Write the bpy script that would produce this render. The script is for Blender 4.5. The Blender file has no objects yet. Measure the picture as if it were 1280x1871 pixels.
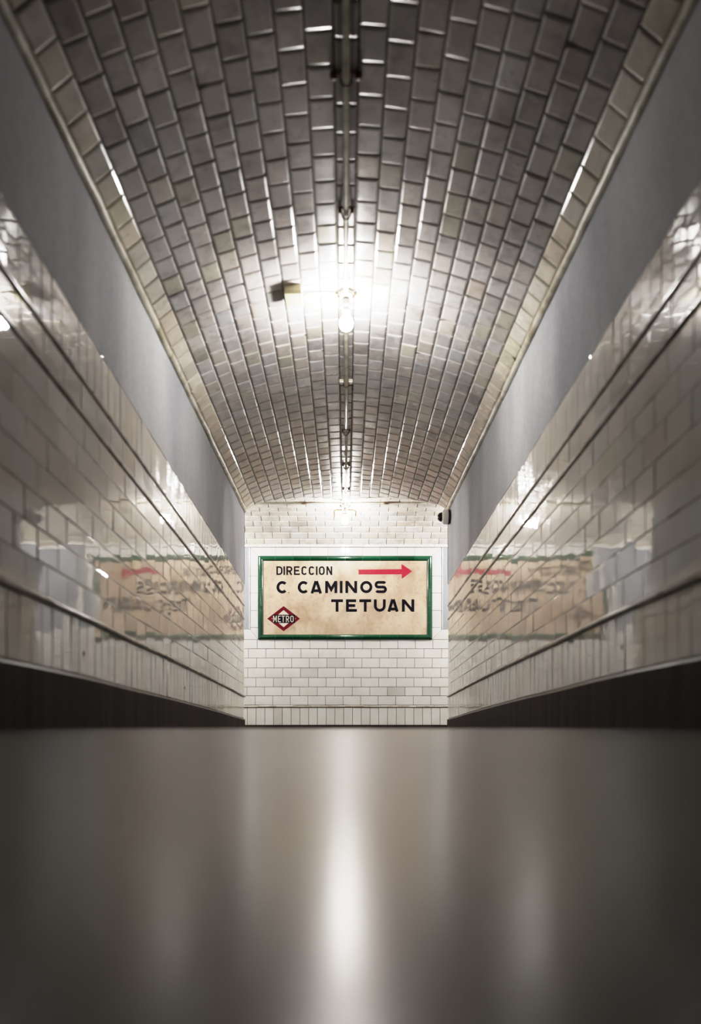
import bpy, math, random
from mathutils import Vector as V
random.seed(7)
sc = bpy.context.scene
COL = sc.collection

# ------------------------------------------------------------------ dimensions
F = 1442.0            # focal length in pixels of the 1280x1871 frame
W = 0.975             # half width of the passage
D0 = -3.0             # passage starts behind the camera
D1 = 7.5              # mouth of the passage at the cross corridor
D2 = 9.0              # far wall of the cross corridor
XC = 3.6              # half length of the cross corridor
ZS = 2.02             # springing of the vaults
ZC = 2.306            # crown

def interp(tab, x):
    if x <= tab[0][0]: return tab[0][1]
    for (a, b), (c, d) in zip(tab, tab[1:]):
        if x <= c: return b + (d - b) * (x - a) / (c - a)
    return tab[-1][1]
GT = [(2.2, 0), (2.65, -.006), (3.1, -.016), (3.6, -.032), (4.2, -.046), (4.76, -.062), (5.5, -.085), (6.2, -.109), (6.84, -.134), (7.5, -.157), (9, -.20), (11, -.26)]
def g(d): return interp(GT, d)
def lin(d): return -.034 * max(0, d - 2.2)
def zl(s, d):
    """height of tile layer s at depth d: the tiling follows the ramp"""
    k = min(1, max(0, (s - .40) / .6))
    return s + k * lin(d) + (1 - k) * g(d)

# ------------------------------------------------------------------ mesh builder
class MB:
    def __init__(self):
        self.v = []; self.f = []; self.m = []; self.t = []; self.sm = []
    def face(self, pts, mi=0, tint=(1, 1, 1), n=None, smooth=False):
        pts = [V(p) for p in pts]
        if n is not None:
            a = (pts[1] - pts[0]).cross(pts[2] - pts[0])
            if len(pts) > 3: a = (pts[2] - pts[0]).cross(pts[3] - pts[1])
            if a.dot(n) < 0: pts.reverse()
        i = len(self.v); self.v += pts
        self.f.append(list(range(i, i + len(pts)))); self.m.append(mi); self.t.append(tint); self.sm.append(smooth)
    def idx(self, verts, faces, mi=0, tint=(1, 1, 1), smooth=True):
        i = len(self.v); self.v += [V(p) for p in verts]
        for f in faces:
            self.f.append([i + k for k in f]); self.m.append(mi); self.t.append(tint); self.sm.append(smooth)
    def tile(self, c, n, gap=.003, t=.006, b=.003, bh=.0015, tint=(1, 1, 1), mi=0, tilt=.004, off=0.0, grime=1.0):
        c = [V(p) for p in c]; n = V(n).normalized()
        w = ((c[1] - c[0]).length + (c[2] - c[3]).length) / 2; h = ((c[3] - c[0]).length + (c[2] - c[1]).length) / 2
        if w < gap * 1.6 + b or h < gap * 1.6 + b: return
        if (c[1] - c[0]).cross(c[3] - c[0]).dot(n) < 0:
            c = [c[1], c[0], c[3], c[2]]
        ta = random.gauss(0, tilt) * w * .5; tb = random.gauss(0, tilt) * h * .5
        b = min(b, w * .3, h * .3)
        def ring(ins, hh, tl=1):
            fu = min(.49, ins / w); fv = min(.49, ins / h); r = []
            for uu, vv, su, sv in ((fu, fv, -1, -1), (1 - fu, fv, 1, -1), (1 - fu, 1 - fv, 1, 1), (fu, 1 - fv, -1, 1)):
                p = c[0] * (1 - uu) * (1 - vv) + c[1] * uu * (1 - vv) + c[2] * uu * vv + c[3] * (1 - uu) * vv
                r.append(p + n * (hh + off + tl * (su * ta + sv * tb)))
            return r
        R = [ring(gap / 2, -.002, 0), ring(gap / 2, t - bh), ring(gap / 2 + b * .3, t - bh * .35), ring(gap / 2 + b, t)]
        vs = sum(R, []); fs = []
        for k in range(3):
            for j in range(4):
                a = k * 4 + j; d = k * 4 + (j + 1) % 4
                fs.append((a, d, d + 4, a + 4))
        self.idx(vs, fs[:4], mi, tuple(x * .6 * grime for x in tint), False)
        i = len(self.v) - 16
        for q in fs[4:]:
            self.f.append([i + k for k in q]); self.m.append(mi); self.t.append(tint); self.sm.append(False)
        self.f.append([i + k for k in (12, 13, 14, 15)]); self.m.append(mi); self.t.append(tint); self.sm.append(False)
    def box(self, a, b, mi=0, tint=(1, 1, 1), bev=0.0):
        x0, y0, z0 = a; x1, y1, z1 = b
        if bev <= 0:
            vs = [(x0, y0, z0), (x1, y0, z0), (x1, y1, z0), (x0, y1, z0), (x0, y0, z1), (x1, y0, z1), (x1, y1, z1), (x0, y1, z1)]
            self.idx(vs, [(3, 2, 1, 0), (4, 5, 6, 7), (0, 1, 5, 4), (1, 2, 6, 5), (2, 3, 7, 6), (3, 0, 4, 7)], mi, tint, False)
        else:
            import bmesh
            bm = bmesh.new(); bmesh.ops.create_cube(bm, size=1)
            for v in bm.verts:
                v.co = V(((x0 + x1) / 2 + v.co.x * (x1 - x0), (y0 + y1) / 2 + v.co.y * (y1 - y0), (z0 + z1) / 2 + v.co.z * (z1 - z0)))
            bmesh.ops.bevel(bm, geom=list(bm.edges), offset=bev, segments=3, affect='EDGES', profile=.5)
            bm.verts.index_update()
            self.idx([v.co.copy() for v in bm.verts], [[v.index for v in f.verts] for f in bm.faces], mi, tint, False)
            bm.free()
    def tube(self, path, r, n=12, mi=0, tint=(1, 1, 1), cap=True):
        path = [V(p) for p in path]; vs = []; fs = []
        rr = r if isinstance(r, (list, tuple)) else [r] * len(path)
        for i, p in enumerate(path):
            d = (path[min(i + 1, len(path) - 1)] - path[max(i - 1, 0)]).normalized()
            up = V((0, 0, 1)) if abs(d.z) < .9 else V((1, 0, 0))
            a = d.cross(up).normalized(); b = a.cross(d).normalized()
            for k in range(n):
                t = 2 * math.pi * k / n
                vs.append(p + (a * math.cos(t) + b * math.sin(t)) * rr[i])
        for i in range(len(path) - 1):
            for k in range(n):
                q = (i * n + k, i * n + (k + 1) % n, (i + 1) * n + (k + 1) % n, (i + 1) * n + k)
                fs.append(q)
        self.idx(vs, fs, mi, tint, True)
        if cap:
            i = len(self.v) - len(vs)
            self.f.append([i + k for k in range(n)][::-1]); self.m.append(mi); self.t.append(tint); self.sm.append(False)
            self.f.append([i + len(vs) - n + k for k in range(n)]); self.m.append(mi); self.t.append(tint); self.sm.append(False)
    def lathe(self, prof, o, ax=(0, 0, 1), n=32, mi=0, tint=(1, 1, 1)):
        """prof: (radius, distance along ax)"""
        o = V(o); ax = V(ax).normalized(); up = V((0, 1, 0)) if abs(ax.y) < .9 else V((1, 0, 0))
        a = ax.cross(up).normalized(); b = ax.cross(a).normalized(); vs = []; fs = []
        for r, h in prof:
            for k in range(n):
                t = 2 * math.pi * k / n
                vs.append(o + ax * h + (a * math.cos(t) + b * math.sin(t)) * max(r, 1e-5))
        for i in range(len(prof) - 1):
            for k in range(n):
                fs.append((i * n + k, i * n + (k + 1) % n, (i + 1) * n + (k + 1) % n, (i + 1) * n + k))
        self.idx(vs, fs, mi, tint, True)
    def build(self, name, mats, parent=None, kind=None, loc=(0, 0, 0), recalc=False):
        me = bpy.data.meshes.new(name)
        me.from_pydata([tuple(p) for p in self.v], [], self.f)
        if not isinstance(mats, (list, tuple)): mats = [mats]
        for m in mats: me.materials.append(m)
        me.polygons.foreach_set('material_index', self.m)
        me.polygons.foreach_set('use_smooth', self.sm)
        at = me.color_attributes.new('tint', 'FLOAT_COLOR', 'CORNER')
        buf = []
        for f, t in zip(self.f, self.t):
            buf += [t[0], t[1], t[2], 1.0] * len(f)
        at.data.foreach_set('color', buf)
        me.update()
        if recalc:
            import bmesh
            bm = bmesh.new(); bm.from_mesh(me); bmesh.ops.recalc_face_normals(bm, faces=bm.faces); bm.to_mesh(me); bm.free()
        o = bpy.data.objects.new(name, me); COL.objects.link(o)
        if parent is not None:
            o.parent = parent
            for vv in me.vertices: vv.co -= parent.location
        else:
            if V(loc).length > 0:
                for vv in me.vertices: vv.co -= V(loc)
                o.location = loc
        if kind: o['kind'] = kind
        return o
def empty(name, loc, label, cat, group=None):
    o = bpy.data.objects.new(name, None); COL.objects.link(o); o.location = loc; o.empty_display_size = .05
    o['label'] = label; o['category'] = cat
    if group: o['group'] = group
    return o

# ------------------------------------------------------------------ materials
def mat(name, col, rough=.3, spec=.5, metal=0, tint=True, bump=None, dirt=None, streak=None, coat=0, roughvar=None):
    m = bpy.data.materials.new(name); m.use_nodes = True; nt = m.node_tree; N = nt.nodes; L = nt.links
    b = N['Principled BSDF']
    b.inputs['Roughness'].default_value = rough; b.inputs['Metallic'].default_value = metal
    b.inputs['Specular IOR Level'].default_value = spec; b.inputs['Coat Weight'].default_value = coat
    b.inputs['Coat Roughness'].default_value = .05
    tc = N.new('ShaderNodeTexCoord'); co = tc.outputs['Object']
    rgb = N.new('ShaderNodeRGB'); rgb.outputs[0].default_value = (*col, 1); cur = rgb.outputs[0]
    def mult(x, y, fac=1):
        mx = N.new('ShaderNodeMix'); mx.data_type = 'RGBA'; mx.blend_type = 'MULTIPLY'; mx.inputs['Factor'].default_value = fac
        L.new(x, mx.inputs['A']); L.new(y, mx.inputs['B']); return mx.outputs['Result']
    def noise(scale, detail=4, stretch=None, dist=0):
        n = N.new('ShaderNodeTexNoise'); n.inputs['Scale'].default_value = scale; n.inputs['Detail'].default_value = detail
        n.inputs['Distortion'].default_value = dist
        if stretch:
            mp = N.new('ShaderNodeMapping'); mp.inputs['Scale'].default_value = stretch
            L.new(co, mp.inputs['Vector']); L.new(mp.outputs[0], n.inputs['Vector'])
        else: L.new(co, n.inputs['Vector'])
        return n.outputs['Fac']
    def ramp(x, stops):
        r = N.new('ShaderNodeValToRGB'); e = r.color_ramp.elements
        while len(e) < len(stops): e.new(.5)
        for el, (p, c) in zip(e, stops):
            el.position = p; el.color = (*c, 1) if len(c) == 3 else c
        L.new(x, r.inputs[0]); return r.outputs[0]
    if tint:
        a = N.new('ShaderNodeAttribute'); a.attribute_name = 'tint'; cur = mult(cur, a.outputs['Color'])
    for d in (dirt or []):   # (scale, stretch, stops)
        cur = mult(cur, ramp(noise(d[0], 5, d[1], .3), d[2]))
    L.new(cur, b.inputs['Base Color'])
    if roughvar:
        r = ramp(noise(roughvar[0], 4, roughvar[3] if len(roughvar) > 3 else None), [(.3, (roughvar[1],) * 3), (.7, (roughvar[2],) * 3)])
        L.new(r, b.inputs['Roughness'])
    prev = None
    for (s, dist, st) in (bump or []):
        bp = N.new('ShaderNodeBump'); bp.inputs['Strength'].default_value = 1; bp.inputs['Distance'].default_value = dist
        L.new(noise(s, 3, st), bp.inputs['Height'])
        if prev: L.new(prev, bp.inputs['Normal'])
        prev = bp.outputs[0]
    if prev: L.new(prev, b.inputs['Normal'])
    return m

M = {}
M['tile'] = mat('glazed_cream_tile', (.66, .63, .58), .03, .85, bump=[(9, .0007, None)],
                dirt=[(3.0, None, [(.3, (.86, .85, .82)), (.65, (1, 1, 1))])], roughvar=(6, .012, .032))
M['endtile'] = mat('glazed_white_tile', (.655, .65, .635), .10, .5, bump=[(9, .0007, None)],
                   dirt=[(5.0, None, [(.3, (.9, .89, .86)), (.65, (1, 1, 1))])])
M['vault'] = mat('bevelled_vault_tile', (.60, .57, .548), .22, .55, bump=[(14, .0004, None)],
                 dirt=[(2.2, (1, .6, 1), [(.28, (.62, .60, .60)), (.62, (1, 1, 1))]), (13, None, [(.25, (.72, .71, .70)), (.5, (1, 1, 1))]), (45, None, [(.22, (.55, .52, .5)), (.36, (1, 1, 1))])],
                 roughvar=(9, .16, .30))
M['grout'] = mat('dark_grout', (.15, .125, .105), .9, .2, tint=False)
M['vgrout'] = mat('vault_grout', (.10, .08, .065), .9, .2, tint=False)
M['stucco'] = mat('grey_stucco', (.44, .445, .455), .85, .06, tint=False, bump=[(60, .0006, None), (5, .002, None)],
                  dirt=[(1.6, (1, 1, .35), [(.3, (.70, .69, .73)), (.68, (1.1, 1.1, 1.1))]), (30, None, [(.3, (.9, .9, .9)), (.6, (1, 1, 1))])])
M['rail'] = mat('glazed_rail', (.52, .485, .44), .12, .7, bump=[(20, .0008, None)],
                dirt=[(8, None, [(.3, (.55, .5, .45)), (.6, (1, 1, 1))])])
M['cornice'] = mat('painted_cornice', (.60, .58, .50), .4, .4, tint=False,
                   dirt=[(9, None, [(.35, (.5, .45, .36)), (.6, (1, 1, 1))])], bump=[(25, .002, None)])
M['plinth'] = mat('dark_stone_skirting', (.026, .017, .013), .6, .12, tint=True,
                  dirt=[(6, (1, 2.2, .15), [(.3, (.35, .33, .32)), (.7, (1.5, 1.4, 1.35))])], bump=[(8, .001, (1, 2, .2))])
M['cap'] = mat('worn_skirting_cap', (.12, .09, .075), .35, .5, tint=False, dirt=[(9, None, [(.3, (.3, .3, .3)), (.7, (1.2, 1.2, 1.2))])])
M['floor'] = mat('worn_dark_floor', (.026, .0165, .012), .30, .42, tint=False,
                 dirt=[(7, None, [(.3, (.7, .7, .7)), (.7, (1.15, 1.12, 1.1))])], roughvar=(5, .22, .28, (1, .5, 1)))
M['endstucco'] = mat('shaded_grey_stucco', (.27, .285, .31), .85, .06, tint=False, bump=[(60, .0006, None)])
M['floor'].node_tree.nodes['Principled BSDF'].inputs['Specular Tint'].default_value = (1, .86, .76, 1)
M['green'] = mat('green_glazed_moulding', (.004, .055, .024), .12, .6, bump=[(30, .0006, None)])
M['black'] = mat('black_sign_paint', (.004, .0035, .008), .5, .1, tint=False, dirt=[(40, None, [(.3, (.7, .7, .7)), (.7, (1.6, 1.5, 1.5))])])
M['red'] = mat('red_sign_paint', (.31, .016, .036), .35, .3, tint=False, dirt=[(35, None, [(.3, (.8, .8, .8)), (.7, (1.15, 1.3, 1.3))])])
M['maroon'] = mat('maroon_sign_paint', (.11, .004, .012), .45, .15, tint=False)
M['cream'] = mat('cream_sign_paint', (.55, .49, .40), .35, .3, tint=False)
M['panel'] = mat('aged_beige_panel', (.52, .425, .325), .28, .4, tint=False,
                 dirt=[(2.2, None, [(.30, (.70, .62, .58)), (.60, (1.04, 1.04, 1.04))]), (7, (1, 1, .6), [(.3, (.80, .76, .72)), (.55, (1, 1, 1))]),
                       (26, None, [(.28, (.82, .79, .76)), (.48, (1, 1, 1))])])
M['pipe'] = mat('painted_conduit', (.50, .47, .39), .35, .4, tint=False, dirt=[(14, None, [(.3, (.6, .55, .5)), (.6, (1, 1, 1))])])
M['rust'] = mat('rusty_metal', (.16, .10, .06), .6, .3, metal=.3, tint=False, dirt=[(40, None, [(.3, (.3, .25, .2)), (.7, (1.4, 1.3, 1.1))])])
M['porcelain'] = mat('cream_porcelain', (.66, .62, .50), .25, .5, tint=False, dirt=[(30, None, [(.3, (.6, .5, .4)), (.5, (1, 1, 1))])])
M['boxplastic'] = mat('cream_box_paint', (.66, .60, .40), .4, .4, tint=False)
M['camwhite'] = mat('white_camera_plastic', (.85, .82, .76), .4, .4, tint=False)
M['camblack'] = mat('black_camera_dome', (.01, .01, .012), .06, .7, tint=False)
M['darkplastic'] = mat('dark_bracket', (.03, .03, .03), .5, .4, tint=False)
M['socket'] = mat('grey_socket', (.40, .40, .40), .3, .4, tint=False)
em = bpy.data.materials.new('glowing_bulb'); em.use_nodes = True
bs = em.node_tree.nodes['Principled BSDF']; bs.inputs['Base Color'].default_value = (.9, .9, .9, 1)
bs.inputs['Emission Color'].default_value = (1.0, .975, .95, 1); bs.inputs['Emission Strength'].default_value = 741
M['bulb'] = em
em2 = em.copy(); em2.name = 'glowing_bulb_far'; em2.node_tree.nodes['Principled BSDF'].inputs['Emission Strength'].default_value = 612
M['bulb2'] = em2

def vtint(sd=.07, odd=.10):
    k = 1 + random.gauss(0, sd)
    if random.random() < odd: k *= random.choice((.80, .86, 1.12))
    h = random.gauss(0, .018)
    c = [k * (1 + h), k, k * (1 - h * 1.3)]
    if random.random() < .03 + sd * .6: c = [k * .95, k * .97, k * .88]
    return tuple(max(.2, x) for x in c)

# ------------------------------------------------------------------ side walls
LAY_PL = .178            # top of stone skirting
SOL = (.180, .383)       # upright tiles above the skirting
CH = (.383, .407)        # chair rail
ROWS = (.407, 1.138)     # seven running courses
R2 = (1.138, 1.160)
MID = (1.160, 1.268)
R1 = (1.268, 1.290)
TOPS = (1.290, 1.484)    # upright tiles under the stucco
def band_tiles(mb, P, n, u0, u1, s0, s1, tw, off, mi=0, gap_=.0017, grime_=1.5, jitter=.0, tilt=.0065, sub=1, tfun=None):
    u = u0 - off
    while u < u1:
        a, b = max(u, u0), min(u + tw, u1)
        if b - a > .012:
            mb.tile([P(a, s0), P(b, s0), P(b, s1), P(a, s1)], n, gap=gap_, t=.006, b=.0035, bh=.0016, grime=grime_,
                    tint=vtint(.018, .06) if tfun is None else tfun(), mi=mi, tilt=tilt, off=random.gauss(0, .0004))
        u += tw
def wall_tiling(mb, P, n, u0, u1, mi=0):
    band_tiles(mb, P, n, u0, u1, *SOL, .088, random.uniform(0, .08), mi)
    rh = (ROWS[1] - ROWS[0]) / 7
    for i in range(7):
        band_tiles(mb, P, n, u0, u1, ROWS[0] + i * rh, ROWS[0] + (i + 1) * rh, .180, .09 * (i % 2) + random.uniform(0, .02), mi)
    band_tiles(mb, P, n, u0, u1, *MID, .180, .05, mi)
    band_tiles(mb, P, n, u0, u1, *TOPS, .088, .03, mi)
def rail(mb, P, n, u0, u1, s0, s1, out, seg=.2):
    n = V(n); u = u0
    while u < u1 - .01:
        b = min(u + seg, u1); r = out * random.uniform(.9, 1.08); dz = random.gauss(0, .0008)
        tint = vtint(.10, .1); vs = []; fs = []; K = 8; SUB = 3
        for j in range(SUB + 1):
            uu = u + .0012 + (b - u - .0024) * j / SUB
            for k in range(K + 1):
                a = math.pi * k / K
                s = (s0 + s1) / 2 - math.cos(a) * (s1 - s0) / 2 * .92
                p = V(P(uu, s)) + n * (.004 + r * math.sin(a)); p.z += dz; vs.append(p)
        for j in range(SUB):
            for k in range(K):
                q = [j * (K + 1) + k, j * (K + 1) + k + 1, (j + 1) * (K + 1) + k + 1, (j + 1) * (K + 1) + k]
                A = (vs[q[1]] - vs[q[0]]).cross(vs[q[3]] - vs[q[0]])
                if A.dot(n * math.sin(math.pi * (k + .5) / K) + V((0, 0, -math.cos(math.pi * (k + .5) / K)))) < 0: q.reverse()
                fs.append(q)
        mb.idx(vs, fs, 0, tint, True)
        u = b

def backing(mb, P, n, u0, u1, s_list, mi, step=.5):
    k = max(1, int((u1 - u0) / step))
    for i in range(k):
        a = u0 + (u1 - u0) * i / k; b = u0 + (u1 - u0) * (i + 1) / k
        for s0, s1 in zip(s_list, s_list[1:]):
            mb.face([P(a, s0), P(b, s0), P(b, s1), P(a, s1)], mi, n=V(n))

for side, sx in (('left', -1), ('right', 1)):
    n = V((-sx, 0, 0))
    P = lambda d, s, sx=sx: (sx * W, d, zl(s, d))
    nf = V((0, 1, 0))
    PF = lambda u, s, sx=sx: (sx * u, D1, zl(s, D1))
    mb = MB()
    wall_tiling(mb, P, n, D0, D1 - .006)
    wall_tiling(mb, PF, nf, W + .006, XC)
    backing(mb, P, n, D0, D1, [-.02, .2, .4, .7, 1.0, 1.484], 1)
    backing(mb, PF, nf, W, XC, [-.02, .2, .4, .7, 1.0, 1.484], 1)
    # stucco band, slightly proud of the tile bed
    k = 44
    for i in range(k):
        a = D0 + (D1 - D0) * i / k; b = D0 + (D1 - D0) * (i + 1) / k
        e = V((-sx * .0065, 0, 0))
        pa0, pb0 = V(P(a, 1.484)) + e, V(P(b, 1.484)) + e
        pa1, pb1 = V((pa0.x, a, ZS + .03)), V((pa0.x, b, ZS + .03))
        mb.face([pa0, pb0, pb1, pa1], 2, n=n)
        mb.face([pa0, pb0, pb0 - e * 1.1, pa0 - e * 1.1], 2, n=V((0, 0, -1)))
    a0 = V(PF(W - .010, 1.484)); a0.y += .010; a1 = V(PF(XC, 1.484)); a1.y += .010
    mb.face([a0, a1, (a1.x, a1.y, ZS + .03), (a0.x, a0.y, ZS + .03)], 2, n=nf)
    mb.face([(sx * XC, D1, -.4), (sx * XC, D2 + .01, -.4), (sx * XC, D2 + .01, ZC + .1), (sx * XC, D1, ZC + .1)], 2, n=V((-sx, 0, 0)))
    mb.build('wall_' + side, [M['tile'], M['grout'], M['stucco']], kind='structure')
    # mouldings
    for nm, (s0, s1), out in (('trim_1', CH, .017), ('trim_2', R2, .011), ('trim_3', R1, .011)):
        t = MB(); rail(t, P, n, D0, D1, s0, s1, out); rail(t, PF, nf, W, XC, s0, s1, out)
        t.build(nm if side == 'left' else nm.replace('1', '4').replace('2', '5').replace('3', '6'), M['rail'], kind='structure')
    t = MB(); step = .5; u = D0
    prof = [(.010, 1.985), (.020, 1.988), (.029, 1.996), (.031, 2.008), (.027, 2.020), (.020, 2.028), (.0, 2.034)]
    K = int((D1 - D0) / .12); vs = []; fs = []
    for i in range(K + 1):
        d = D0 + (D1 + .02 - D0) * i / K; jz = random.gauss(0, .0016); jx = random.gauss(0, .0012)
        for x, z in prof: vs.append((sx * (W - x - jx), d, z + jz))
    for i in range(K):
        for j in range(len(prof) - 1):
            q = [i * len(prof) + j, i * len(prof) + j + 1, (i + 1) * len(prof) + j + 1, (i + 1) * len(prof) + j]
            fs.append(q if sx > 0 else q[::-1])
    t.idx(vs, fs, 0, (1, 1, 1), True)
    t.build('trim_7' if side == 'left' else 'trim_8', M['cornice'], kind='structure', recalc=False)
    # stone skirting: slabs with a worn rounded cap, turned round the corner
    t = MB(); d = D0; out = .014
    slabs = [D0, -1.9, -.8, .3, 1.35, 2.1, 3.13 if sx < 0 else 2.80, 4.2 if sx < 0 else 3.9, 5.3, 6.4, D1 + out]
    for a, b in zip(slabs, slabs[1:]):
        kk = 4; tn = vtint(.12, .2)
        for i in range(kk):
            u0 = a + .002 + (b - a - .004) * i / kk; u1 = a + .002 + (b - a - .004) * (i + 1) / kk
            pr = [(out, None), (out, LAY_PL - .010), (out - .003, LAY_PL - .003), (out - .008, LAY_PL), (0, LAY_PL)]
            for (x0, s0), (x1, s1), mi in zip(pr, pr[1:], (0, 1, 1, 1)):
                def pt(u, x, s):
                    return V((sx * (W - x), u, (zl(s, u) if s is not None else -.02 + g(u) - .03)))
                t.face([pt(u0, x0, s0), pt(u1, x0, s0), pt(u1, x1, s1), pt(u0, x1, s1)], mi, tint=tn, n=V((-sx, 0, .5)), smooth=False)
    z7 = zl(LAY_PL, D1)
    t.box((min(sx * (W - out), sx * XC), D1, -.35), (max(sx * (W - out), sx * XC), D1 + out, z7), 0)
    t.build('baseboard_' + side, [M['plinth'], M['cap']], kind='structure')

# ------------------------------------------------------------------ far wall of the cross corridor
mb = MB(); n = V((0, -1, 0)); PE = lambda u, z: (u, D2, z)
def px(x): return (x - 632) / F * D2
def pz(y): return (1318 - y) / F * D2
ys = [1168.6, 1185.6, 1202.5, 1220.6, 1238.4, 1255.3, 1271.6, 1288.6]
te = lambda: (lambda q: (q * .995, q, q * 1.0))(vtint(.018, .03)[1])
zb0, zb1 = pz(1325), pz(1293)
band_tiles(mb, PE, n, -XC, XC, zb0, zb1, .0998, .02, tfun=te, tilt=.006, gap_=.0042, grime_=.7)
for i in range(7):
    band_tiles(mb, PE, n, -XC, XC, pz(ys[i + 1]), pz(ys[i]), .2, (.012 if i % 2 == 0 else .11) + i * .004, tfun=te, tilt=.006, gap_=.0042, grime_=.7)
# course beside the sign foot and the mitred ring round the sign
SL, SR, ST, SB = px(471.5), px(788.8), pz(1016), pz(1168.6)
RL, RR, RT = px(457), px(806.5), pz(1000.5)
zr = pz(1150)
def tq(pts, **k):
    mb.tile([(p[0], D2, p[1]) for p in pts], n, gap=.003, t=.006, b=.0035, bh=.0016, tint=te(), tilt=.005, **k)
for s, S_, R_ in ((-1, SL, RL), (1, SR, RR)):
    e = s * XC
    u = R_
    tq([(R_, zr), (S_, SB), (S_ + s * .0, SB), (R_, zr)]) if False else None
    # lower mitre: triangle-like piece under the ring and square pieces outward
    tq([(R_ + s * .085, zr), (R_, zr), (S_, SB), (R_ + s * .085, SB)])
    u = R_ + s * .085
    while abs(u) < XC:
        v = u + s * .2
        tq([(v, zr), (u, zr), (u, SB), (v, SB)]); u = v
    # ring side column
    zt = [SB]
    z0 = SB + .06
    cuts = [SB + .135, SB + .33, SB + .53, SB + .725, ST]
    prev = SB
    for c in cuts:
        z_in0, z_in1 = prev, min(c, ST)
        zo0 = max(prev, zr) if prev > SB else zr
        zo1 = c if c < ST else RT
        tq([(R_, zo0), (S_, z_in0), (S_, z_in1), (R_, zo1)])
        prev = c
# top course of the ring
u = SL; k = 0
xs = [SL + (SR - SL) * i / 10 for i in range(11)]
for i in range(10):
    a, b = xs[i], xs[i + 1]
    ao = RL if i == 0 else a; bo = RR if i == 9 else b
    tq([(a, ST), (b, ST), (bo, RT), (ao, RT)])
# grout bed, stucco either side of the ring above the tile line
mb.face([PE(-XC, -.4), PE(XC, -.4), PE(XC, zr), PE(-XC, zr)], 1, n=n)
mb.face([PE(RL, zr), PE(RR, zr), PE(RR, ZS + .03), PE(RL, ZS + .03)], 1, n=n)
for a, b in ((-XC, RL - .012), (RR + .012, XC)):
    mb.face([(a, D2 - .008, zr), (b, D2 - .008, zr), (b, D2 - .008, ZS + .03), (a, D2 - .008, ZS + .03)], 2, n=n)
    mb.face([(a, D2 - .008, zr), (b, D2 - .008, zr), (b, D2, zr), (a, D2, zr)], 2, n=V((0, 0, -1)))
mb.build('wall_back', [M['endtile'], M['vgrout'], M['endstucco']], kind='structure')
# white edging strips either side of the ring, and the ledge under the vault
t = MB()
for a in (RL - .014, RR):
    z = zr
    while z < RT - .01:
        z2 = min(z + .2, RT); t.tile([(a, D2, z), (a + .014, D2, z), (a + .014, D2, z2), (a, D2, z2)], n, gap=.002, t=.014, b=.004, bh=.003, tint=te()); z = z2
t.build('trim_9', M['endtile'], kind='structure')
t = MB(); u = -XC
while u < XC:
    t.tile([(u, D2, RT + .001), (u + .2, D2, RT + .001), (u + .2, D2, RT + .034), (u, D2, RT + .034)], n, gap=.002, t=.020, b=.006, bh=.005, tint=te()); u += .2
t.build('trim_10', M['endtile'], kind='structure')
t = MB(); rail(t, PE, n, -XC, XC, pz(1293), pz(1288.8), .009)
t.build('trim_11', M['rail'], kind='structure')
t = MB(); t.box((-XC, D2 - .012, -.4), (XC, D2, zb0), 0); t.build('baseboard_back', [M['plinth']], kind='structure')

# ------------------------------------------------------------------ vaults
angs = [0, 4.2, 7.2, 9.6, 12.2, 14.6, 17, 19.2, 21.8, 24, 40]
cw = .0975
def prof_main(scale_ang, w0):
    x = w0 / 2; z = 0; pts = [(x, 0)]
    for a in angs[1:]:
        x += cw * math.cos(math.radians(a * scale_ang)); z -= cw * math.sin(math.radians(a * scale_ang)); pts.append((x, z))
    return pts
sa = 1.0
for _ in range(40):
    pr = prof_main(sa, .088)
    sa *= (1 - (-(pr[-1][1]) - (ZC - 2.030)) * .8)
pr = prof_main(sa, .088)
kx = (W - .018) / pr[-1][0]
PM = [(x * kx, ZC + z) for x, z in pr]          # (|x|, z) crown to spring
def zmain(x):
    return interp(PM, abs(x))
CH_R = ZC - 2.012; HS = (D2 - D1) / 2; CR = (HS * HS + CH_R * CH_R) / (2 * CH_R); DM = (D1 + D2) / 2
def zcross(d):
    return ZC - CR + math.sqrt(max(0, CR * CR - (d - DM) ** 2))
def dgroin(x):
    z = zmain(x); q = CR * CR - (z - (ZC - CR)) ** 2
    return DM - math.sqrt(max(0, q))
def xgroin(d):
    z = zcross(d)
    # |x| at which main vault drops below the cross vault
    if z >= ZC - .0008: return 0
    for (x0, z0), (x1, z1) in zip(PM, PM[1:]):
        if z1 <= z <= z0: return x0 + (x1 - x0) * (z0 - z) / (z0 - z1)
    return PM[-1][0]
mb = MB()
TL = .1455
cols = []
full = [(-x, z) for x, z in reversed(PM)] + PM      # spring left .. spring right
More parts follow.
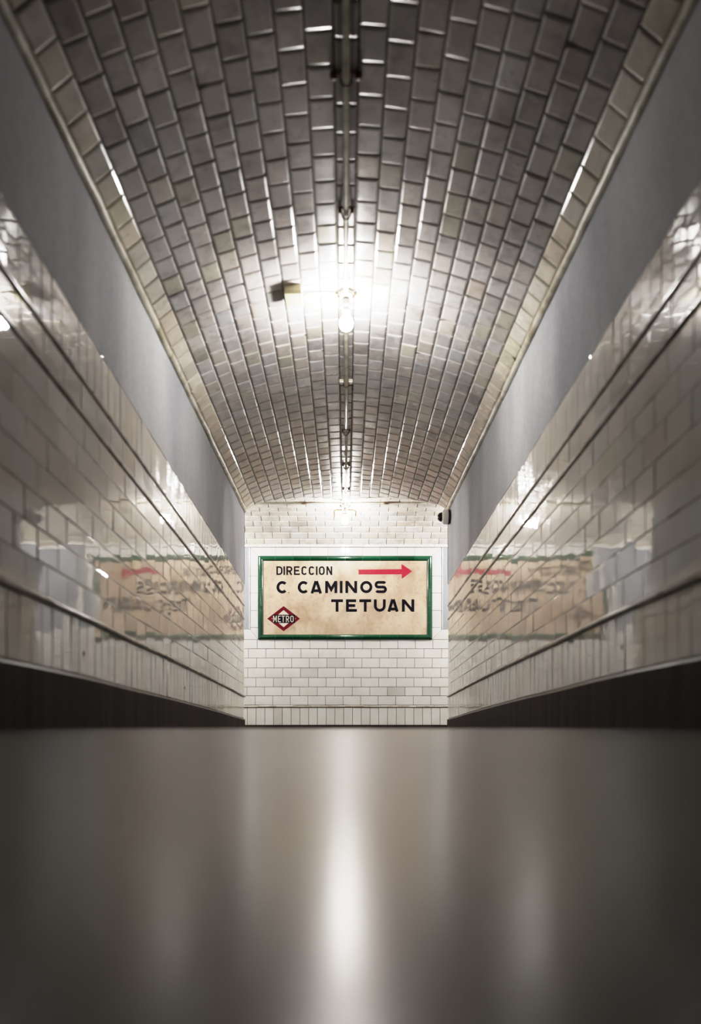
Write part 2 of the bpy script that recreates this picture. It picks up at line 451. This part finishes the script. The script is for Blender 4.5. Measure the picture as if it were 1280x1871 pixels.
for i in range(len(full) - 1):
    (x0, z0), (x1, z1) = full[i], full[i + 1]
    nn = V((z1 - z0, 0, -(x1 - x0))).normalized()
    if nn.z > 0: nn = -nn
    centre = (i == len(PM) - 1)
    off = (i % 2) * TL / 2 + random.gauss(0, .012) + (.02 if centre else 0)
    d = D0 - off
    ltint = 1 + random.gauss(0, .03)
    spring = i in (0, len(full) - 2)
    while d < DM + .1:
        tl = TL * random.uniform(.97, 1.03)
        de0, de1 = dgroin(x0), dgroin(x1)
        a0, a1 = max(d, D0), max(d, D0); b0, b1 = min(d + tl, de0), min(d + tl, de1)
        if min(b0 - a0, b1 - a1) > -.02 and max(b0 - a0, b1 - a1) > .03:
            b0 = max(b0, a0 + .004); b1 = max(b1, a1 + .004)
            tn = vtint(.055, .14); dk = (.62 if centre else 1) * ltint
            if spring: dk *= 1.08; tn = (tn[0] * 1.02, tn[1], tn[2] * .90)
            tn = tuple(q * dk for q in tn)
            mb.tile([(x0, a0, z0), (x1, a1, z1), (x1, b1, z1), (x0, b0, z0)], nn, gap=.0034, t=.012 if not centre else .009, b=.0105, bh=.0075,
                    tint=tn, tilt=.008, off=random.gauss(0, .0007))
            if random.random() < .035:      # chipped corner
                c0, c1, c2, c3 = [V(p) for p in ((x0, a0, z0), (x1, a1, z1), (x1, b1, z1), (x0, b0, z0))]
                if random.random() < .5: c0, c1, c3 = c1, c0, c2
                ea = (c1 - c0).normalized(); eb = (c3 - c0).normalized(); L1 = random.uniform(.015, .04); L2 = random.uniform(.01, .03)
                o_ = c0 + nn * .0135 - ea * .002 - eb * .002
                mb.face([o_, o_ + ea * L1, o_ + ea * L1 * .45 + eb * L2 * .4, o_ + eb * L2], 1, n=nn)
        d += tl
    # backing bed (dark joints)
    K = 20; de0, de1 = dgroin(x0), dgroin(x1)
    up = -nn * .002
    for k in range(K):
        q0, q1 = k / K, (k + 1) / K
        mb.face([V((x0, D0 + (de0 - D0) * q0, z0)) + up, V((x1, D0 + (de1 - D0) * q0, z1)) + up,
                 V((x1, D0 + (de1 - D0) * q1, z1)) + up, V((x0, D0 + (de0 - D0) * q1, z0)) + up], 1, n=nn)
# cross vault
NR = 9; th = math.asin(min(1, HS / CR))
dd = [DM + CR * math.sin(-th + 2 * th * i / (2 * NR)) for i in range(2 * NR + 1)]
for i in range(2 * NR):
    d0, d1 = dd[i], dd[i + 1]; z0, z1 = zcross(d0), zcross(d1)
    nn = V((0, z1 - z0, -(d1 - d0))).normalized()
    if nn.z > 0: nn = -nn
    near = i < NR; x = -XC - (i % 2) * .1
    while x < XC:
        a, b = x, x + .198
        x += .198
        pieces = []
        if near:
            g0, g1 = xgroin(d0), xgroin(d1)
            if d0 < D1 + .001: g0 = PM[-1][0]
            for s in (-1, 1):
                lo, hi = (a, b) if s > 0 else (-b, -a)
                A0, A1 = max(lo, g0), max(lo, g1)
                if hi - max(A0, A1) > -.03 and hi - min(A0, A1) > .02:
                    q = [(A0, d0, z0), (max(hi, A0 + .004), d0, z0), (max(hi, A1 + .004), d1, z1), (A1, d1, z1)]
                    if s < 0: q = [(-p[0], p[1], p[2]) for p in q]
                    pieces.append(q)
        else:
            pieces.append([(a, d0, z0), (b, d0, z0), (b, d1, z1), (a, d1, z1)])
        for q in pieces:
            tn = vtint(.03, .08); tn = (tn[0] * 1.28, tn[1] * 1.28, tn[2] * 1.22)
            mb.tile(q, nn, gap=.004, t=.011, b=.010, bh=.006, tint=tn, tilt=.008)
    up = -nn * .002
    for s in ((-1, 1) if near else (0,)):
        if s: 
            g0 = PM[-1][0] if d0 < D1 + .001 else xgroin(d0); g1 = xgroin(d1)
            q = [V((s * g0, d0, z0)), V((s * XC, d0, z0)), V((s * XC, d1, z1)), V((s * g1, d1, z1))]
        else: q = [V((-XC, d0, z0)), V((XC, d0, z0)), V((XC, d1, z1)), V((-XC, d1, z1))]
        mb.face([p + up for p in q], 1, n=nn)
mb.build('ceiling', [M['vault'], M['vgrout']], kind='structure')

# end of the passage behind the camera
t = MB(); t.face([(-W, D0, -.1), (W, D0, -.1), (W, D0, ZC + .05), (-W, D0, ZC + .05)], 0, n=V((0, 1, 0)))
t.build('wall_front', M['stucco'], kind='structure')

# ------------------------------------------------------------------ floor
t = MB()
ds = [D0, -1.5, -.5, 0, .5, 1, 1.6, 2.2, 2.65, 3.1, 3.6, 4.2, 4.76, 5.5, 6.2, 6.84, 7.5]
for a, b in zip(ds, ds[1:]):
    t.face([(-W, a, -.02 + g(a)), (W, a, -.02 + g(a)), (W, b, -.02 + g(b)), (-W, b, -.02 + g(b))], 0, n=V((0, 0, 1)), smooth=True)
t.face([(-XC, D1, -.02 + g(D1)), (XC, D1, -.02 + g(D1)), (XC, D2, -.02 + g(D2)), (-XC, D2, -.02 + g(D2))], 0, n=V((0, 0, 1)))
t.build('floor', M['floor'], kind='structure')

# ------------------------------------------------------------------ the sign
base = (0, D2, SB)
sign = empty('direction_sign', base, 'beige direction sign with green glazed border, red arrow and black letters on end wall', 'sign')
YP = D2 - .010                     # face of the panel
bw = px(480.5) - px(471.5)
t = MB()
t.box((SL + .01, YP, SB + .01), (SR - .01, D2 - .0005, ST - .01), 0)
panel = t.build('panel', M['panel'], sign)
panel['label'] = 'stained beige sign face'
t = MB()
def moulding(a, b, inward, nseg):
    a = V(a); b = V(b); inward = V(inward); L = (b - a).length; dr = (b - a) / L
    for k in range(nseg):
        u0 = L * k / nseg; u1 = L * (k + 1) / nseg; tn = vtint(.12, .2); vs = []; fs = []; K = 8
        g0 = .0007; g1 = .0007
        for uu, end0, end1 in ((u0 + g0, k == 0, False), (u1 - g1, False, k == nseg - 1)):
            for j in range(K + 1):
                q = j / K; ii = bw * q; hh = .012 + .020 * math.sin(math.pi * min(1, q * .92 + .04)) ** .8
                sh = ii if end0 else (-ii if end1 else 0)
                p = a + dr * (uu + sh) + inward * ii; vs.append(V((p.x, D2 - hh, p.z)))
            # sides go down to wall through first/last ring entries
        for j in range(K):
            fs.append((j, j + 1, K + 2 + j, K + 1 + j))
        n0 = len(vs); vs += [V((vs[0].x, D2, vs[0].z)), V((vs[K + 1].x, D2, vs[K + 1].z)), V((vs[K].x, D2, vs[K].z)), V((vs[2 * K + 1].x, D2, vs[2 * K + 1].z))]
        fs += [(0, n0, n0 + 1, K + 1), (K, n0 + 2, n0 + 3, 2 * K + 1)]
        t.idx(vs, fs, 0, tn, True)
moulding((SL, 0, ST), (SR, 0, ST), (0, 0, -1), 10)
moulding((SL, 0, SB), (SR, 0, SB), (0, 0, 1), 10)
moulding((SL, 0, SB), (SL, 0, ST), (1, 0, 0), 5)
moulding((SR, 0, SB), (SR, 0, ST), (-1, 0, 0), 5)
fr = t.build('border', M['green'], sign, recalc=True); fr['label'] = 'green glazed moulded border'

def arc(cx, cy, rx, ry, a0, a1, n=18):
    return [(cx + rx * math.cos(math.radians(a0 + (a1 - a0) * i / n)), cy + ry * math.sin(math.radians(a0 + (a1 - a0) * i / n))) for i in range(n + 1)]
def glyph(c, w, h, t):
    e = t / 2; x0, x1, y0, y1 = e, w - e, e, h - e; cx, cy = w / 2, h / 2
    rx, ry = (x1 - x0) / 2, (y1 - y0) / 2
    if c == 'I': return [[(w / 2, 0), (w / 2, h)]]
    if c == 'T': return [[(0, y1), (w, y1)], [(cx, 0), (cx, y1)]]
    if c == 'E': return [[(x0, 0), (x0, h)], [(x0, y1), (w * .93, y1)], [(x0, cy), (w * .85, cy)], [(x0, y0), (w, y0)]]
    if c == 'N': return [[(x0, 0), (x0, h)], [(x1, 0), (x1, h)], [(x0 + e * .2, h - e * .6), (x1 - e * .2, e * .6)]]
    if c == 'M': return [[(x0, 0), (x0, h)], [(x1, 0), (x1, h)], [(x0 + e * .2, h - e * .7), (cx, h * .30), (x1 - e * .2, h - e * .7)]]
    if c == 'A': return [[(x0, 0), (cx - e * .25, h)], [(cx + e * .25, h), (x1, 0)], [(w * .25, h * .22), (w * .75, h * .22)]]
    if c == 'O':
        if w < h * .75:
            r = rx; return [arc(cx, y1 - r, r, r, 0, 180, 12) + arc(cx, y0 + r, r, r, 180, 360, 12) + [(x1, y1 - r)]]
        return [arc(cx, cy, rx, ry, 0, 360, 36)]
    if c == 'C':
        if w < h * .75:
            r = rx; return [arc(cx, y1 - r, r, r, 25, 180, 12) + arc(cx, y0 + r, r, r, 180, 335, 12)]
        R = min(ry, 99); q = (w - e * 1.2 - x0) / (1 + math.cos(math.radians(44))); return [arc(x0 + q, cy, q, ry, 44, 316, 28)]
    if c == 'U': return [[(x0, h), (x0, y0 + rx)] + arc(cx, y0 + rx, rx, rx, 180, 360, 18)[1:] + [(x1, h)]]
    if c == 'D':
        r = min(rx * 1.1, ry); return [[(x0, 0), (x0, h)], [(x0, y1)] + arc(x1 - r, y1 - r, r, r, 90, 0, 10) + arc(x1 - r, y0 + r, r, r, 0, -90, 10) + [(x0, y0)]]
    if c == 'R':
        r = (y1 - h * .45) / 2; return [[(x0, 0), (x0, h)], [(x0, y1)] + arc(x1 - r, y1 - r, r, r, 90, -90, 14) + [(x0, h * .45)], [(cx, h * .45), (x1, 0)]]
    if c == 'S':
        r = ry / 2; q = r
        return [arc(x1 - q, y1 - r, q, r, 35, 90, 6) + arc(x0 + q, y1 - r, q, r, 90, 270, 14) + arc(x1 - q, y0 + r, q, r, 90, -90, 14) + arc(x0 + q, y0 + r, q, r, 270, 215, 6)]
    return []
def ribbon(mb, pts, t, y):
    P_ = [V((p[0], p[1])) for p in pts]; n = len(P_); closed = (P_[0] - P_[-1]).length < 1e-6; Lr = []
    for i in range(n):
        if closed: a = P_[i - 1] if i > 0 else P_[-2]; b = P_[i + 1] if i < n - 1 else P_[1]
        else: a = P_[max(0, i - 1)]; b = P_[min(n - 1, i + 1)]
        d1 = (P_[i] - a); d2 = (b - P_[i])
        if d1.length < 1e-9: d1 = d2
        if d2.length < 1e-9: d2 = d1
        d1 = d1.normalized(); d2 = d2.normalized(); d = (d1 + d2).normalized()
        nn = V((-d.y, d.x)); c = max(.45, nn.dot(V((-d1.y, d1.x)))); Lr.append((P_[i] + nn * t / 2 / c, P_[i] - nn * t / 2 / c))
    for (a, b), (c, d) in zip(Lr, Lr[1:]):
        mb.face([(a.x, y, a.y), (b.x, y, b.y), (d.x, y, d.y), (c.x, y, c.y)], 0, n=V((0, -1, 0)))
def letters(word, xs, y_top, y_bot, tpx, yy, parent, m, name='letter'):
    h = pz(y_top) - pz(y_bot); t_ = tpx / F * D2
    for c, (a, b) in zip(word, xs):
        mb = MB(); w = (b - a) / F * D2
        for k, st in enumerate(glyph(c, w, h, t_)):
            ribbon(mb, [(px(a) + p[0], pz(y_bot) + p[1]) for p in st], t_, yy - k * .00012)
        mb.build(name, m, parent)
YL = YP - .0012
k8 = lambda *a: [(490 + p / 8, 490 + q / 8) for p, q in a]
letters('DIRECCION', k8((118, 208), (226, 240), (264, 352), (374, 462), (484, 566), (590, 676), (700, 714), (738, 824), (848, 934)), 1035, 1051, 2.9, YL, sign, M['black'])
letters('CCA', k8((120, 275), (430, 586), (616, 784)), 1062, 1084.6, 5.1, YL, sign, M['black'])
k6 = lambda *a: [(600 + p / 6.4, 600 + q / 6.4) for p, q in a]
letters('MINOS', [(593.8, 615.8), (620.3, 625.6)] + k6((196, 333), (369, 511), (537, 681)), 1061.8, 1084, 5.1, YL, sign, M['black'])
letters('TETUAN', k6((30, 168), (203, 331), (359, 497), (529, 667), (686, 818), (856, 1000)), 1095.3, 1118, 5.1, YL, sign, M['black'])
t = MB(); t.lathe([(0, 0), (.006, 0), (.006, .001)], (px(527.3), YL, pz(1083)), (0, 1, 0), 12); t.build('full_stop', M['black'], sign)
def poly(pts, y, m, nm):
    t = MB(); t.face([(px(a), y, pz(b)) for a, b in pts], 0, n=V((0, -1, 0))); return t.build(nm, m, sign)
t = MB()
for pts in ([(654.3, 1041), (733.2, 1040.2), (733.2, 1049.7), (654.8, 1050)], [(733.0, 1030.8), (752.3, 1044), (733.5, 1058)]):
    t.face([(px(a), YL, pz(b)) for a, b in pts], 0, n=V((0, -1, 0)))
o = t.build('arrow', M['red'], sign); o['label'] = 'red arrow pointing right'
cx, cy = 518, 1130.6
emb = MB()
outer = [(cx - 30, cy), (cx, cy - 23), (cx + 30, cy), (cx, cy + 23)]; inner = [(cx - 18.5, cy), (cx, cy - 15.6), (cx + 18.5, cy), (cx, cy + 15.6)]
for i in range(4):
    j = (i + 1) % 4
    emb.face([(px(p[0]), YL, pz(p[1])) for p in (outer[i], outer[j], inner[j], inner[i])], 0, n=V((0, -1, 0)))
for y0_, y1_ in ():
    pass
emb.face([(px(p[0]), YL + .0002, pz(p[1])) for p in inner], 1, n=V((0, -1, 0)))
emb.face([(px(a), YL - .0004, pz(b)) for a, b in ((498, cy - 7.2), (538.5, cy - 7.2), (538.5, cy + 8), (498, cy + 8))], 2, n=V((0, -1, 0)))
for a, b, c_ in ((494, 498, -1), (538.5, 542.5, 1)):
    x_in, x_out = (498, 493.5) if c_ < 0 else (538.5, 543)
    emb.face([(px(p), YL - .0004, pz(q)) for p, q in ((x_in, cy - 7.2), (x_in, cy + 8), (x_out, cy + 2.5), (x_out, cy - 2))], 0, n=V((0, -1, 0)))
eo = emb.build('emblem', [M['maroon'], M['cream'], M['black']], sign); eo['label'] = 'dark red diamond emblem with black band reading METRO'
ex = [(499, 505.5), (507.8, 513), (514, 520.6), (522.3, 528.2), (530.3, 536.2)]
h_ = pz(1125.2) - pz(1137); t_ = 1.35 / F * D2
for c, (a, b) in zip('METRO', ex):
    mb = MB()
    for k, st in enumerate(glyph(c, (b - a) / F * D2, h_, t_)):
        ribbon(mb, [(px(a) + p[0], pz(1137) + p[1]) for p in st], t_, YL - .0009 - k * .0001)
    L_ = mb.build('letter', M['cream'], eo)
    for v_ in L_.data.vertices: v_.co -= V(sign.location)
for x_ in (496.8, 539.4):
    t = MB(); t.lathe([(0, 0), (.0042, 0), (.0042, .0005)], (px(x_), YL - .0012, pz(cy)), (0, 1, 0), 10); t.build('dot', M['cream'], eo)
    # child of a child: move into the sign's frame
for o in eo.children:
    if o.name.startswith('dot'):
        for v_ in o.data.vertices: v_.co -= V(sign.location)

# ------------------------------------------------------------------ lamps
def lamp(x, d, ztop, label, bm_, arms=False):
    L0 = V((x, d, ztop))
    root = empty('ceiling_lamp', L0, label, 'lamp', None)
    t = MB()   # base with two ears
    t.lathe([(0, 0), (.034, 0), (.036, -.006), (.034, -.022), (.024, -.030), (0, -.030)], L0, n=32)
    o = t.build('mounting_base', M['porcelain'], root, recalc=True)
    for s in (-1, 1):
        t = MB()
        pts = [L0 + V((s * (.028 + .020 * q), 0, -.004 - .022 * math.sin(q * 3.0))) for q in [i / 8 for i in range(9)]]
        t.tube(pts, .0055, 10)
        t.lathe([(0, .003), (.009, .003), (.009, -.010), (0, -.010)], L0 + V((s * .050, 0, -.004)), n=14)
        t.build('lug', M['rust'], root, recalc=True)
    t = MB()
    t.lathe([(0, -.028), (.012, -.028), (.012, -.040), (.019, -.042), (.021, -.050), (.021, -.082), (.018, -.086), (.018, -.094), (.020, -.096), (.020, -.104), (.016, -.106), (0, -.106)], L0, n=28)
    t.build('socket', M['socket'], root, recalc=True)
    t = MB(); pr_ = [(.014, -.104), (.0155, -.118)]
    cz = -.165; R_ = .036
    for i in range(15):
        a = math.radians(52 - (142) * i / 14)
        pr_.append((R_ * math.cos(a), cz + R_ * 1.08 * math.sin(a)))
    pr_[-1] = (0, cz - R_ * 1.08)
    t.lathe(pr_, L0, n=36)
    b = t.build('bulb', bm_, root, recalc=True); b['label'] = 'glowing white bulb'
    if arms:
        for s in (-1, 1):
            t = MB(); pts = []
            for i in range(13):
                q = i / 12
                pts.append(L0 + V((s * (.030 + .085 * min(1, q * 1.7) - .008 * max(0, q - .6) * 2.5), 0, -.052 - .004 * math.sin(q * 6) - .075 * max(0, q - .45) / .55)))
            t.tube(pts, .0075, 10); t.build('guard_arm', M['rust'], root, recalc=True)
    return root
z_t1 = 2.288
lamp(0, 4.21, z_t1, 'glowing bare bulb hanging from the vault beside the small junction box', M['bulb'])
lamp(-.012, 8.30, 2.276, 'glowing bare bulb with curved side brackets above the direction sign', M['bulb2'], True)

# ------------------------------------------------------------------ conduit along the crown
zc = ZC - .036
root = empty('ceiling_conduit', (0, 0, zc), 'long painted conduit running along the crown of the tiled vault', 'conduit')
t = MB()
pts = [(0, D0 + .02, zc)] + [(random.gauss(0, .0015), d * .5, zc + random.gauss(0, .001)) for d in range(-5, 12)] + [(0, 6.1, zc)]
t.tube(pts, .0125, 14); t.build('pipe', M['pipe'], root, recalc=True)
t = MB(); t.tube([(0, 6.1, zc), (0, 7.2, zc + .001), (-.006, 8.25, zc)], .0095, 12); t.build('pipe', M['pipe'], root, recalc=True)
for i, (d, kind) in enumerate(((.6, 0), (1.7, 1), (2.80, 0), (3.54, 1), (5.32, 2), (6.22, 1), (7.05, 1), (7.78, 1))):
    t = MB()
    hw = .058 if kind == 0 else .036
    t.box((-hw, d - .011, ZC - .014), (hw, d + .011, ZC + .001), 0, bev=.002)
    pts = [(math.cos(a) * .018, d, zc - math.sin(a) * .018) for a in [math.pi * k / 10 for k in range(11)]]
    pts = [(.024, d, ZC - .014)] + pts + [(-.024, d, ZC - .014)]
    t.tube(pts, .004, 8)
    for s in (-1, 1):
        t.lathe([(0, 0), (.008 if kind else .014, 0), (.007 if kind else .012, -.012), (0, -.014)], (s * hw * .76, d, ZC - .013), n=10)
        if kind == 2: pass
    t.build('clamp', M['rust'], root, recalc=True)
    if kind == 2:
        for s in (-1, 1):
            t = MB(); t.box((s * .031 - .014, d - .03, ZC - .032), (s * .031 + .014, d, ZC - .010), 0, bev=.003); t.build('spacer_block', M['porcelain'], root)

# pipe across the crown of the cross corridor
root = empty('cross_pipe', (0, DM, ZC - .03), 'thin cream pipe running left and right above the end wall from the far lamp', 'pipe')
for s in (-1, 1):
    t = MB(); t.tube([(s * .045, DM + .02, 2.284), (s * .5, DM + .02, 2.287 + .003 * s), (s * (XC - .05), DM + .02, 2.288 + .004 * s)], .0085, 12)
    t.build('pipe', M['pipe'], root, recalc=True)
for x in (-.44, .42):
    t = MB(); t.tube([(x - .028, DM + .02, 2.287), (x + .028, DM + .02, 2.287)], .014, 12)
    t.build('coupling', M['rust'], root, recalc=True)
t = MB(); t.box((.44, DM - .005, 2.293), (.57, DM + .035, 2.303), 0, bev=.002); t.build('bracket', M['rust'], root)

# ------------------------------------------------------------------ junction box and its cable
bx = -.275; zb = zmain(bx); bd = 4.16
root = empty('junction_box', (bx, bd, zb - .012), 'small cream junction box screwed to the vault left of the near lamp', 'box')
t = MB(); t.box((bx - .045, bd - .065, zb - .052), (bx + .045, bd + .065, zb - .008), 0, bev=.006)
ob = t.build('box_body', M['boxplastic'], root)
t = MB(); t.box((bx - .047, bd - .067, zb - .062), (bx + .047, bd + .067, zb - .050), 0, bev=.004)
t.build('lid', M['boxplastic'], root)
cab = MB(); cab.tube([(-.045, 4.21, z_t1 - .012), (-.12, 4.20, ZC - .022), (-.2, 4.185, ZC - .036), (bx + .044, 4.17, zb - .028)], .0065, 10)
o = cab.build('branch_cable', M['pipe'], recalc=True, loc=(-.12, 4.2, 2.285)); o['label'] = 'short thin cable tube linking near lamp base to junction box'; o['category'] = 'cable'

# ------------------------------------------------------------------ security camera
cd, czz = 7.36, 1.905
xw = W - .010
root = empty('security_camera', (xw, cd, czz), 'small white dome security camera with black eye on the right wall corner', 'camera')
t = MB(); t.lathe([(0, 0), (.066, 0), (.068, .006), (.068, .018), (0, .018)], (xw, cd, czz), (-1, 0, 0), 36); t.build('mounting_plate', M['darkplastic'], root, recalc=True)
t = MB(); t.lathe([(0, .018), (.068, .018), (.069, .03), (.067, .052), (.058, .068), (.046, .074), (0, .074)], (xw, cd, czz), (-1, 0, 0), 36); t.build('housing', M['camwhite'], root, recalc=True)
t = MB(); t.lathe([(.044, .072)] + [(.044 * math.cos(a), .074 + .042 * math.sin(a)) for a in [math.pi / 2 * k / 10 for k in range(11)]], (xw, cd, czz), (-1, 0, 0), 32); t.build('dome', M['camblack'], root, recalc=True)

# ------------------------------------------------------------------ dark plugs in the lower tiles
def plug(sx, d, s, label):
    x = sx * (W - .006); z = zl(s, d)
    t = MB(); t.lathe([(0, .0025), (.006, .0025), (.0095, .001), (.010, 0), (0, 0)], (x, d, z), (-sx, 0, 0), 18)
    # drip stain hanging under the plug
    e = x - sx * .0008
    t.face([(e, d - .004, z), (e, d + .004, z), (e, d + .0015, z - .03), (e, d - .0015, z - .03)], 0, n=V((-sx, 0, 0)))
    t.face([(e, d - .003, z), (e, d + .003, z), (e, d + .001, z + .022), (e, d - .001, z + .022)], 0, n=V((-sx, 0, 0)))
    o = t.build('wall_plug', M['rust'], recalc=False, loc=(x, d, z)); o['label'] = label; o['category'] = 'plug'
plug(-1, 2.917, .262, 'dark rusty plug in upright tiles low on the left wall, nearer one')
plug(-1, 4.745, .262, 'dark rusty plug in upright tiles low on the left wall, farther one')
plug(1, 2.772, .268, 'dark rusty plug in upright tiles low on the right wall')

# unseen fill lights added round the corner on either side to brighten the end wall
for s in (-1, 1):
    ld = bpy.data.lights.new('end_wall_fill', 'POINT'); ld.energy = 135; ld.color = (1, .975, .95); ld.shadow_soft_size = .05
    lo = bpy.data.objects.new('end_wall_fill', ld); COL.objects.link(lo); lo.location = (s * 2.0, DM - .05, 2.12)

# ------------------------------------------------------------------ world, camera
w = bpy.data.worlds.new('World'); sc.world = w; w.use_nodes = True
w.node_tree.nodes['Background'].inputs[0].default_value = (.02, .018, .016, 1); w.node_tree.nodes['Background'].inputs[1].default_value = 1.5
cam = bpy.data.cameras.new('camera'); co = bpy.data.objects.new('camera', cam); COL.objects.link(co); sc.camera = co
co.location = (0, 0, 0); co.rotation_euler = (math.pi / 2, 0, 0)
cam.sensor_fit = 'HORIZONTAL'; cam.sensor_width = 24; cam.lens = F / 1280 * 24
cam.shift_x = 8 / 1280; cam.shift_y = (1318 - 935.5) / 1280
cam.clip_start = .002; cam.clip_end = 50
cam.dof.use_dof = True; cam.dof.focus_distance = 8.9; cam.dof.aperture_fstop = 1.35; cam.dof.aperture_blades = 0
sc.cycles.use_denoising = True
sc.cycles.max_bounces = 12; sc.cycles.glossy_bounces = 6; sc.cycles.diffuse_bounces = 6
sc.cycles.sample_clamp_indirect = 40; sc.cycles.blur_glossy = .3
sc.view_settings.view_transform = 'Standard'; sc.view_settings.look = 'None'
sc.view_settings.exposure = 0.0; sc.view_settings.gamma = .865
sc.view_settings.use_curve_mapping = True      # soft film-like shoulder
cm = sc.view_settings.curve_mapping; cm.clip_max_x = 30; cm.clip_max_y = 2; cm.use_clip = False
cv = cm.curves[3]
cv.points[0].location = (0, 0); cv.points[-1].location = (24, 1.08)
for p_ in ((.25, .25), (.55, .54), (1.0, .79), (1.7, .90), (3.2, .965), (7, 1.01)): cv.points.new(*p_)
cm.update()
